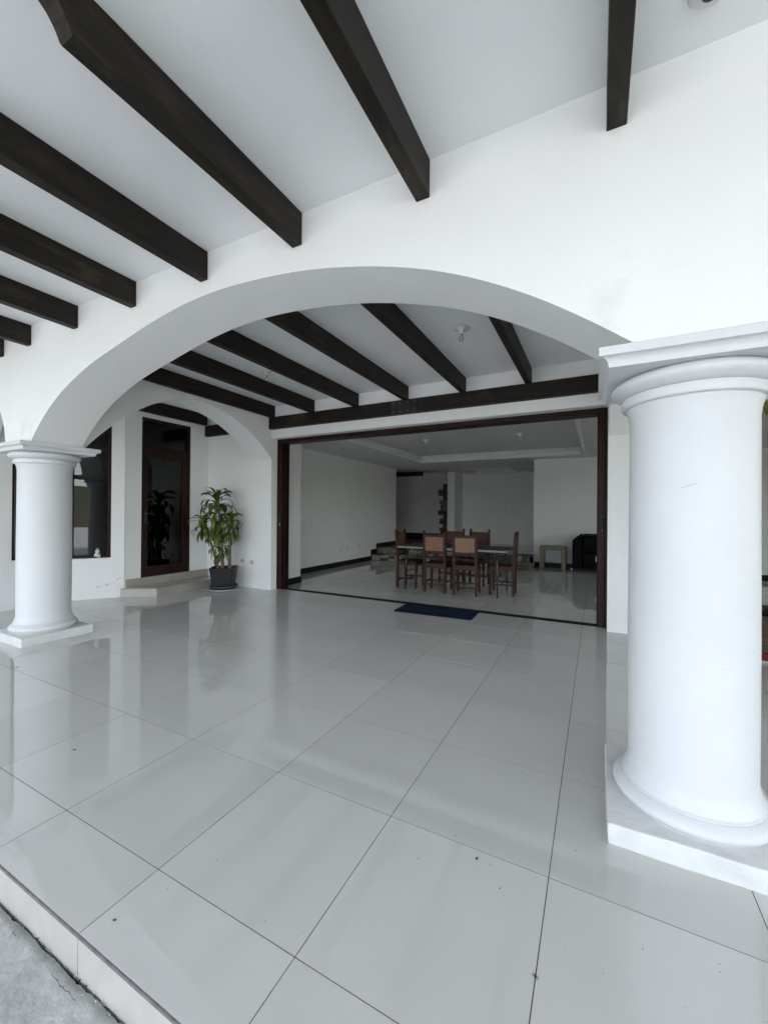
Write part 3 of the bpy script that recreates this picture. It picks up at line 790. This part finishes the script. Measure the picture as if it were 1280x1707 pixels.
# sockets, switches
def wallplate(x, y, z, axis, label, w=.075, h_=.075, hole=True, m=None):
    e = empty('wall_plate', (x, y, z), label, 'wall plate', 'sockets and switches on the walls')
    mb = MB(); d = .008
    if axis == 'x': mb.box(0, d, -w/2, w/2, -h_/2, h_/2, .003)
    else: mb.box(-w/2, w/2, -d, 0, -h_/2, h_/2, .003)
    mb.build('plate', m or M_swhite, e)
    if hole:
        mb = MB()
        if axis == 'x':
            mb.box(d, d+.0015, -.020, -.004, -.02, .02); mb.box(d, d+.0015, .004, .020, -.02, .02)
        else:
            mb.lathe([(.012, 0), (.012, .002)], n=12)
            bmesh.ops.rotate(mb.bm, cent=(0, 0, 0), matrix=Matrix.Rotation(R(90), 3, 'X'), verts=mb.bm.verts)
            bmesh.ops.translate(mb.bm, vec=(0, -d, 0), verts=mb.bm.verts)
        mb.build('socket_face', M_sockdark if axis == 'y' else M_socket, e)
    return e
wallplate(-3.306, 4.379, .457, 'y', 'ivory wall socket right of the plant pot, the fully visible one', .085, .08, m=M_socket)
wallplate(-3.532, 4.379, .470, 'y', 'ivory wall socket half hidden beside the plant pot', .085, .08, m=M_socket)
wallplate(-3.589, 7.17, 1.567, 'x', 'upper left plate of the pair high on the left interior wall', .13, .08)
wallplate(-3.589, 7.42, 1.567, 'x', 'upper right plate of the pair high on the left interior wall', .13, .08)
wallplate(-3.589, 6.43, 1.10, 'x', 'grey plate at chest height near the front of the left interior wall', .09, .11)
wallplate(-3.589, 7.66, .405, 'x', 'lower left socket of the pair near the left interior skirting', .14, .10)
wallplate(-3.589, 7.93, .42, 'x', 'lower right socket of the pair near the left interior skirting', .14, .10)
wallplate(-3.589, 8.55, .45, 'x', 'single low socket nearest the stone steps on the left wall', .13, .09)
wallplate(-3.589, 10.09, 1.69, 'x', 'small upright thermostat plate at the far end of the left wall', .10, .17, False)
wallplate(-.651, 13.20, 1.48, 'y', 'white socket in the middle of the far back wall', .12, .10)
wallplate(-3.73, 13.799, 1.58, 'y', 'switch plate on the dark hallway wall', .09, .14, False)

# lamp holders with bare bulbs
def lamp(loc, label):
    l = empty('bulb_holder', loc, label, 'ceiling lamp', 'bare bulbs in porcelain holders')
    MB().lathe([(.062, -.001), (.070, -.006), (.066, -.016), (.045, -.026), (.024, -.034), (.021, -.062), (.018, -.064)], n=32).build('porcelain_base', M_porc, l)
    MB().lathe([(.013, -.062), (.013, -.080)], n=16).build('bulb_cap', M_bulbscrew, l)
    MB().lathe([(.012, -.076), (.015, -.083), (.022, -.094), (.026, -.108), (.025, -.120), (.018, -.131), (.008, -.137), (.001, -.138)], n=24, cap=False).build('bulb', M_bulb, l)
    pass
    return l
l0 = lamp((.918, 2.905, ZC), 'bare bulb in a white porcelain holder between two porch beams, right one')
dup(l0, (-1.66, 2.97, ZC), 'bare bulb peeking below a beam on the left of the porch ceiling')
rl = empty('round_ceiling_lamp', (2.44, .762, ZC), 'flat round porcelain lamp cut by the top right picture edge', 'ceiling lamp')
MB().lathe([(.068, -.001), (.070, -.008), (.064, -.016), (.040, -.022), (.030, -.026)], n=40).build('porcelain_base', M_porc, rl)
MB().lathe([(.030, -.022), (.030, -.034), (.024, -.036), (.023, -.030)], n=32).build('socket_ring', M_sockdark, rl)
MB().lathe([(.023, -.028), (.018, -.036), (.008, -.040), (.001, -.041)], n=24).build('lens', M_bulbscrew, rl)
dup(l0, (-1.13, 7.15, CZ+.16), 'left bare bulb in the recessed interior ceiling')
dup(l0, (.76, 7.28, CZ+.16), 'right bare bulb in the recessed interior ceiling')
def downlight(loc, label):
    d = empty('recessed_spotlight', loc, label, 'spotlight', 'small recessed spotlights indoors')
    MB().lathe([(.055, 0), (.055, -.005), (.038, -.006), (.036, -.002)], n=24).build('rim', M_porc, d)
    MB().lathe([(.036, -.0015), (.035, -.003)], n=24).build('lens', M_sockdark, d)
    return d
d0 = downlight((-2.83, 6.54, CZ), 'small recessed spotlight nearest the sliding door in the interior ceiling')
dup(d0, (-2.87, 8.47, CZ), 'small recessed spotlight farther back by the left interior wall')

# ================================================================== DOOR MAT
mb = MB(); w, d, r = .535, .25, .03; c = []
for (cx_, cy_, a0) in ((w-r, d-r, 0), (-w+r, d-r, 90), (-w+r, -d+r, 180), (w-r, -d+r, 270)):
    for k in range(5): a = R(a0+22.5*k); c.append((cx_+r*math.cos(a), cy_+r*math.sin(a)))
mb.prism(c, .0015, .010); mm = mb.build('doormat', M_mat, loc=(.165, 4.318, 0), rotz=R(2.2))
tag(mm, 'navy blue doormat lying at the sliding door track', 'doormat')

# ================================================================== TABLE AND CHAIRS
tb = empty('folding_table', (-.10, 6.04, 0), 'long grey folding table surrounded by six carved chairs', 'table')
TW, TD = .94, .44
mb = MB(); mb.box(-TW, TW, -TD, TD, .738, .7595, .006, 2); mb.build('table_top', M_tabtop, tb)
mb = MB()
for q in ((-TW-.002, TW+.002, -TD-.004, -TD+.012), (-TW-.002, TW+.002, TD-.012, TD+.004), (-TW-.004, -TW+.012, -TD+.012, TD-.012), (TW-.012, TW+.004, -TD+.012, TD-.012)):
    mb.box(*q, .726, .7605, .003)
mb.build('edge_band', M_tabedge, tb)
for sx in (-1, 1):
    for sy_ in (-1, 1):
        x = sx*.79; y = sy_*.40
        mb = MB(); mb.tube([(x+.012*sx, y, 0), (x, y*.98, .60), (x-.02*sx, y*.80, .70), (x-.02*sx, y*.7, .735)], .0125, 10); mb.build('leg', M_tableg, tb)
        if sy_ == 1:
            mb = MB(); mb.tube([(x, -.39, .32), (x, .39, .32)], .009, 8); mb.build('crossbar', M_tableg, tb)
    mb = MB(); mb.tube([(sx*.79, 0, .34), (sx*.50, 0, .60), (sx*.22, 0, .725)], .009, 8); mb.tube([(sx*.79, -.33, .50), (sx*.45, -.06, .72)], .007, 8); mb.tube([(sx*.79, .33, .50), (sx*.45, .06, .72)], .007, 8)
    mb.build('brace', M_tableg, tb)

def turned(x, y, z0, z1):
    n = [(.020, 0), (.014, .03), (.022, .10), (.026, .16), (.022, .2), (.015, .23), (.024, .26), (.024, .36), (.017, .40), (.021, .6), (.024, .75), (.019, .88), (.022, .92)]
    return [(r, z0+(z1-z0)*t/.92) for r, t in n]
def chair(loc, rotz, label, back, front_panel, spindles=False, embossed=False):
    c = empty('dining_chair', loc, label, 'chair', 'carved wood and leather dining chairs', rotz)
    hw = .180
    for sx in (-1, 1):
        # back post: straight leg, leaning slightly back above the seat, little finial
        mb = MB(); bm = mb.bm; a = .021; rings = []
        for (y, z, s_) in ((-.170, 0, .9), (-.170, .46, 1), (-.176, .60, 1), (-.192, .90, .95), (-.199, 1.005, .9), (-.200, 1.010, .6), (-.201, 1.022, .95), (-.202, 1.045, .55), (-.202, 1.052, .1)):
            rings.append([bm.verts.new((sx*hw+dx*a*s_, y+dy*a*s_, z)) for dx, dy in ((-1, -1), (1, -1), (1, 1), (-1, 1))])
        for p, q in zip(rings, rings[1:]):
            for k in range(4): bm.faces.new((p[k], p[(k+1) % 4], q[(k+1) % 4], q[k]))
        bm.faces.new(rings[0][::-1]); bm.faces.new(rings[-1]); mb.build('back_post', M_chair, c)
        mb = MB(); mb.lathe(turned(0, 0, 0, .30), n=12); mb.box(-.022, .022, -.022, .022, .30, .455, .002)
        mb.build('front_leg', M_chair, c, loc=(sx*hw, .19, 0))
        mb = MB(); mb.box(sx*hw-.009, sx*hw+.009, -.150, .170, .165, .190, .002); mb.build('side_stretcher', M_chair, c)
        mb = MB(); mb.box(sx*hw-.013, sx*hw+.013, -.150, .168, .415, .478, .002); mb.build('side_rail', M_chair, c)
    MB().box(-hw+.02, hw-.02, -.182, -.160, .415, .492, .002).build('back_rail', M_chair, c)
    MB().box(-hw+.02, hw-.02, .178, .204, .410, .478, .002).build('front_rail', M_chair, c)
    MB().box(-hw+.009, hw-.009, .02, .038, .168, .188, .002).build('middle_stretcher', M_chair, c)
    MB().box(-hw+.02, hw-.02, -.178, -.162, .120, .142, .002).build('rear_stretcher', M_chair, c)
    mb = MB(); mb.box(-hw-.018, hw+.018, -.150, .215, .479, .502, .008, 2); mb.build('seat', M_seat, c)
    sh = Matrix.Shear('XY', 4, (0, 0))
    def lean(mb):
        for v in mb.bm.verts: v.co.y += -.062*(v.co.z-.60)-.178
        return mb
    lean(MB().box(-hw+.02, hw-.02, -.011, .011, .985-.04, .988, .003)).build('top_rail', M_chair, c)
    lean(MB().box(-hw+.02, hw-.02, -.011, .011, .655, .705, .003)).build('lower_back_rail', M_chair, c)
    lean(MB().box(-hw+.02, hw-.02, -.008, .008, .578, .600, .002)).build('cross_rail', M_chair, c)
    lean(MB().box(-hw+.021, hw-.021, -.016, -.003, .706, .944, .004)).build('back_leather', back, c)
    fp = lean(MB().box(-hw+.021, hw-.021, -.002, .012, .690, .975, .004)).build('front_leather', front_panel, c)
    if embossed:
        for (x0, x1, z0, z1) in ((-.135, .135, .930, .942), (-.135, .135, .715, .727), (-.135, -.123, .728, .929), (.123, .135, .728, .929), (-.07, .07, .878, .886), (-.07, .07, .775, .783), (-.07, -.062, .784, .877), (.062, .07, .784, .877), (-.025, .025, .81, .85)):
            lean(MB().box(x0, x1, .010, .0165, z0, z1, .002)).build('tooled_border', M_darklea if x1-x0 > .02 and z1-z0 > .03 else M_chair, c)
    if spindles:
        for k in range(6):
            x = -.125+.05*k; lean(MB().box(x-.006, x+.006, -.006, .006, .601, .654)).build('spindle', M_chair, c)
    return c
chair((-.338, 5.755, 0), R(1), 'near side chair with orange tan leather back, left of the pair facing away', M_tan, M_tan)
chair((.178, 5.735, 0), R(6), 'near side chair with faded tan leather back, right of the pair facing away', M_tan2, M_tan2)
chair((-.925, 5.905, 0), R(-90), 'chair at the left head of the table, orange brown back', M_darklea, M_brlea, True)
chair((.722, 6.045, 0), R(94), 'chair at the right head of the table, seen from its side', M_darklea, M_tan2, True)
chair((-.412, 6.735, 0), R(180), 'far side chair with red tooled leather, left of the far pair', M_darklea, M_redlea, True, True)
chair((.083, 6.735, 0), R(179), 'far side chair with red tooled leather, right of the far pair', M_darklea, M_redlea, True, True)

# ================================================================== SIDE TABLE AND SOFA
stl = empty('side_table', (1.16, 9.78, 0), 'olive square frame side table against the white wall by the sofa', 'side table')
MB().box(-.29, .29, -.19, .19, .495, .575, .018, 3).build('top', M_stool, stl)
MB().box(-.288, -.195, -.188, .188, .0, .494, .008, 2).build('leg', M_stool, stl)
MB().box(.195, .288, -.188, .188, .0, .494, .008, 2).build('leg', M_stool, stl)
so = empty('sofa', (2.45, 9.65, 0), 'black leather sofa half hidden behind the right door frame', 'sofa')
mb = MB(); mb.box(-.86, -.655, -.10, .42, .09, .74, .03, 3)
for v in mb.bm.verts:
    if v.co.z > .5: v.co.z += .16*(v.co.x+.86)/.2
mb.build('armrest', M_sofa, so)
MB().box(.66, .86, -.05, .42, .10, .72, .04, 3).build('armrest', M_sofa, so)
MB().box(-.652, .655, -.10, .25, .09, .46, .04, 3).build('seat', M_sofa, so)
MB().box(-.652, .0, -.09, .235, .461, .86, .05, 3).build('cushion', M_sofa, so)
MB().box(-.652, .655, .24, .45, .09, .88, .05, 3).build('backrest', M_sofa, so)
for sx in (-1, 1):
    mb = MB(); mb.tube([(sx*.86, -.04, 0), (sx*.875, -.06, .05), (sx*.85, -.03, .11)], .012, 8); mb.build('leg', M_chrome, so)

# ================================================================== POTTED DRACAENA
def leaf_mesh(L, W, droop, twist, lift):
    """strap leaf: arches up and out then hangs"""
    mb = MB(); bm = mb.bm; n = 9; rows = []
    p = Vector((0, 0, 0)); a = lift
    for i in range(n+1):
        t = i/n
        w = W*(.42+.58*min(1, t*2.0))*(1-max(0, (t-.62)/.38)**2.0)
        d = Vector((math.cos(a), 0, math.sin(a)))
        nrm = Vector((-math.sin(a), 0, math.cos(a)))
        s_ = Vector((0, 1, 0))*math.cos(twist*t)+nrm*math.sin(twist*t)
        wav = .10*W*math.sin(t*17)
        rows.append([bm.verts.new(p+s_*w+nrm*(w*.30+wav)), bm.verts.new(p), bm.verts.new(p-s_*w+nrm*(w*.30-wav))])
        p = p+d*(L/n); a -= droop*(.35+1.3*t)/n*1.0
    for r0, r1 in zip(rows, rows[1:]):
        for k in range(2):
            f = bm.faces.new((r0[k], r0[k+1], r1[k+1], r1[k])); f.smooth = True
    o = mb.build('leaf', M_leaf, recalc=False); me = o.data; bpy.data.objects.remove(o); return me
LM = {}
for kind, (L, dr, li) in {'up': (.32, 2.2, 1.12), 'mid': (.40, 4.3, .85), 'low': (.40, 3.6, .20), 'hang': (.36, 1.5, -.75)}.items():
    LM[kind] = [leaf_mesh(L*random.uniform(.85, 1.15), random.uniform(.027, .040), dr*random.uniform(.85, 1.15), random.uniform(-1.0, 1.0), li+random.uniform(-.15, .15)) for _ in range(5)]
def head(pl, top, d, nl, scale=1.0, spread=.14):
    top = Vector(top)
    for k in range(nl):
        t = k/nl
        kind = 'up' if t < .22 else ('mid' if t < .5 else ('low' if t < .75 else 'hang'))
        me = random.choice(LM[kind])
        o = bpy.data.objects.new('leaf', me); COL.objects.link(o); o.parent = pl
        o.location = top-Vector((0, 0, spread*t*scale))
        o.rotation_euler = (0, 0, k*2.399+random.uniform(-.35, .35))
        s_ = scale*random.uniform(.78, 1.12); o.scale = (s_, s_, s_)
pl = empty('potted_dracaena', (-3.60, 4.02, 0), 'leafy dracaena in a charcoal square pot beside the door steps', 'potted plant', 'potted plants on the porch')
MB().lathe([(.20, .002), (.255, .006), (.262, .034), (.255, .036), (.20, .014)], n=48).build('lower_saucer', M_saucerl, pl)
MB().lathe([(.16, .030), (.215, .034), (.235, .082), (.228, .084), (.20, .044)], n=48).build('saucer', M_saucerd, pl)
mb = MB(); bm = mb.bm; rings = []
def rsq(h_, r_, n=5):
    o = []
    for (sx, sy_, a0) in ((1, 1, 0), (-1, 1, 90), (-1, -1, 180), (1, -1, 270)):
        for k in range(n): a = R(a0+90*k/(n-1)); o.append((sx*(h_-r_)+r_*math.cos(a), sy_*(h_-r_)+r_*math.sin(a)))
    return o
for (h_, z, r_) in ((.155, .045, .04), (.168, .10, .045), (.200, .345, .05), (.205, .355, .05), (.209, .385, .05), (.205, .392, .05), (.190, .390, .045), (.183, .345, .04)):
    rings.append([bm.verts.new((x, y, z)) for x, y in rsq(h_, r_)])
for a, b in zip(rings, rings[1:]):
    for k in range(20): bm.faces.new((a[k], a[(k+1) % 20], b[(k+1) % 20], b[k])).smooth = False
bm.faces.new(rings[0][::-1]); mb.build('pot', M_pot, pl).rotation_euler = (0, 0, R(38))
mb = MB(); mb.prism(rsq(.184, .04), .34, .352); mb.build('soil', M_soil, pl).rotation_euler = (0, 0, R(38))
ex = Vector((math.cos(.47), math.sin(.47), 0))            # sideways direction of the spread canes
def cane(pts, r0, r1):
    P = [ex*a+Vector((-ex.y, ex.x, 0))*b+Vector((0, 0, z)) for a, b, z in pts]
    mb = MB(); n = 14; Q = []
    for i in range(len(P)-1):
        for k in range(n): Q.append(P[i].lerp(P[i+1], k/n))
    Q.append(P[-1])
    mb.tube(Q, [(r0+(r1-r0)*i/len(Q))*(1+.05*(i % 3 == 0)) for i in range(len(Q))], 12)
    mb.build('cane', M_cane, pl); return P[-1]
t1 = cane([(-.02, .02, .34), (-.05, .02, .80), (-.07, .0, 1.20), (-.13, .0, 1.58)], .026, .017)
t2 = cane([(-.08, -.02, .34), (-.17, -.04, .70), (-.28, -.05, 1.02), (-.35, -.05, 1.20)], .020, .016)
t3 = cane([(.10, 0, .34), (.10, .0, .75), (.12, 0, 1.05), (.13, 0, 1.22)], .030, .020)
t4 = cane([(.01, -.08, .34), (.0, -.08, .60), (-.01, -.07, .88)], .016, .012)
t5 = cane([(-.06, .06, .34), (-.06, .05, .56), (-.10, .04, .66)], .014, .011)
head(pl, t1, 0, 64, 1.05, .52); head(pl, t2, 0, 28, .78, .24); head(pl, t3, 0, 32, .82, .28); head(pl, t4, 0, 26, .74, .30); head(pl, t5, 0, 10, .6, .12)
for (p, rz) in ((t1-Vector((0, 0, .25)), -1.2), (t4+Vector((.02, 0, .1)), -1.5), (t3-Vector((0, 0, .1)), .2)):
    o = bpy.data.objects.new('yellow_leaf', LM['hang'][0].copy()); o.data.materials[0] = M_leafy; COL.objects.link(o); o.parent = pl
    o.location = p; o.rotation_euler = (0, 0, rz); o.scale = (.9,)*3
pl2 = dup(pl, (3.86, 3.45, 0), 'tall potted plant mostly hidden behind the right column', R(70), 1.45)
mb = MB(); P = [Vector(q) for q in ((3.84, 3.45, 2.30), (3.66, 3.34, 2.44), (3.46, 3.18, 2.46), (3.33, 3.08, 2.38), (3.25, 3.02, 2.27), (3.215, 3.0, 2.17), (3.205, 2.99, 2.07))]
Wd = (.008, .012, .03, .055, .062, .05, .004); rows = []
for p, w in zip(P, Wd):
    sd_ = Vector((.62, -.78, 0)); rows.append([mb.bm.verts.new(p+sd_*w+Vector((0, 0, .01))), mb.bm.verts.new(p), mb.bm.verts.new(p-sd_*w+Vector((0, 0, .01)))])
for r0, r1 in zip(rows, rows[1:]):
    for k in range(2): mb.bm.faces.new((r0[k], r0[k+1], r1[k+1], r1[k])).smooth = True
o = mb.build('broad_leaf', M_leafy, pl2, recalc=False); o.matrix_parent_inverse = pl2.matrix_basis.inverted()

# carved chest behind the right column
ch = empty('wooden_chest', (3.98, 4.12, 0), 'carved dark wooden chest on a red base behind the right column', 'chest')
MB().box(-.62, .62, -.20, .20, .0, .022, .002).build('floor_pad', M_swhite, ch)
MB().box(-.60, .60, -.19, .19, .022, .085, .004).build('base', M_redbase, ch)
MB().box(-.58, .58, -.175, .175, .086, .400, .004).build('body', M_chest, ch)
for k in range(5):
    x = -.46+.23*k; MB().box(x-.085, x+.085, -.186, -.176, .13, .26, .004).build('carved_panel', M_chest, ch)
MB().box(-.60, .60, -.19, .19, .401, .425, .004).build('lid', M_chest, ch)
MB().box(-.59, .59, -.18, .19, .426, .470, .015, 2).build('cushion', M_seat, ch)

# ================================================================== SMALL DEBRIS ON THE TILES
def bug(x, y, label, s_=1.0):
    mb = MB(); mb.lathe([(.0005, -.004), (.0022, -.002), (.0028, .001), (.0015, .004), (.0004, .005)], n=8, cap=True)
    bmesh.ops.rotate(mb.bm, cent=(0, 0, 0), matrix=Matrix.Rotation(R(90), 3, 'Y'), verts=mb.bm.verts)
    for k in range(3):
        for sg in (-1, 1): mb.tube([(-.001+.0015*k, 0, 0), (-.002+.0025*k, sg*.005, .0015), (-.003+.003*k, sg*.008, -.002)], .0004, 4)
    bmesh.ops.scale(mb.bm, vec=(s_,)*3, verts=mb.bm.verts)
    o = mb.build('dead_insect', M_bug, loc=(x, y, .0032*s_), rotz=random.uniform(0, 6)); tag(o, label, 'insect', 'dead insects on the tiles')
bug(1.695, .605, 'dead insect on the floor tile left of the right column plinth', 1.1)
bug(1.950, .282, 'dead insect lying on a tile joint near the bottom of the picture', 1.1)
bug(.707, -.19, 'dead insect on the front row of tiles near the step edge', .9)
bug(-.487, .264, 'dark speck of an insect in the tile at middle left', 1.1)
bug(-2.276, .688, 'dead insect just in front of the left column plinth', 1.1)
def dust():
    mb = MB()
    for k in range(900):
        x = random.uniform(-4.5, 3.0); y = random.uniform(-.2, 4.3)**1.0; r = random.choice((.0007, .0009, .0012, .0018))*random.uniform(.7, 1.2)
        if (x-2.466)**2+(y-1.25)**2 < .25 or (x+3.16)**2+(y-1.25)**2 < .25 or x < -3.9: continue
        n = 5; a0 = random.uniform(0, 6); st = random.uniform(1, 2.6)
        c = [mb.bm.verts.new((x+st*r*math.cos(a0)*math.cos(2*math.pi*j/n)-r*math.sin(a0)*math.sin(2*math.pi*j/n), y+st*r*math.sin(a0)*math.cos(2*math.pi*j/n)+r*math.cos(a0)*math.sin(2*math.pi*j/n), .0008)) for j in range(n)]
        mb.bm.faces.new(c).material_index = 0 if k % 3 else 1
    o = stuff(mb.build('floor_dust', [M_soil, M_scuff])); o['label'] = 'fine specks of dirt scattered over the terrace tiles'
dust()
bug(2.37, 1.00, 'black insect on the plinth edge of the right column', .01)
bpy.data.objects.remove([o for o in bpy.data.objects if o.get('label') == 'black insect on the plinth edge of the right column'][0])
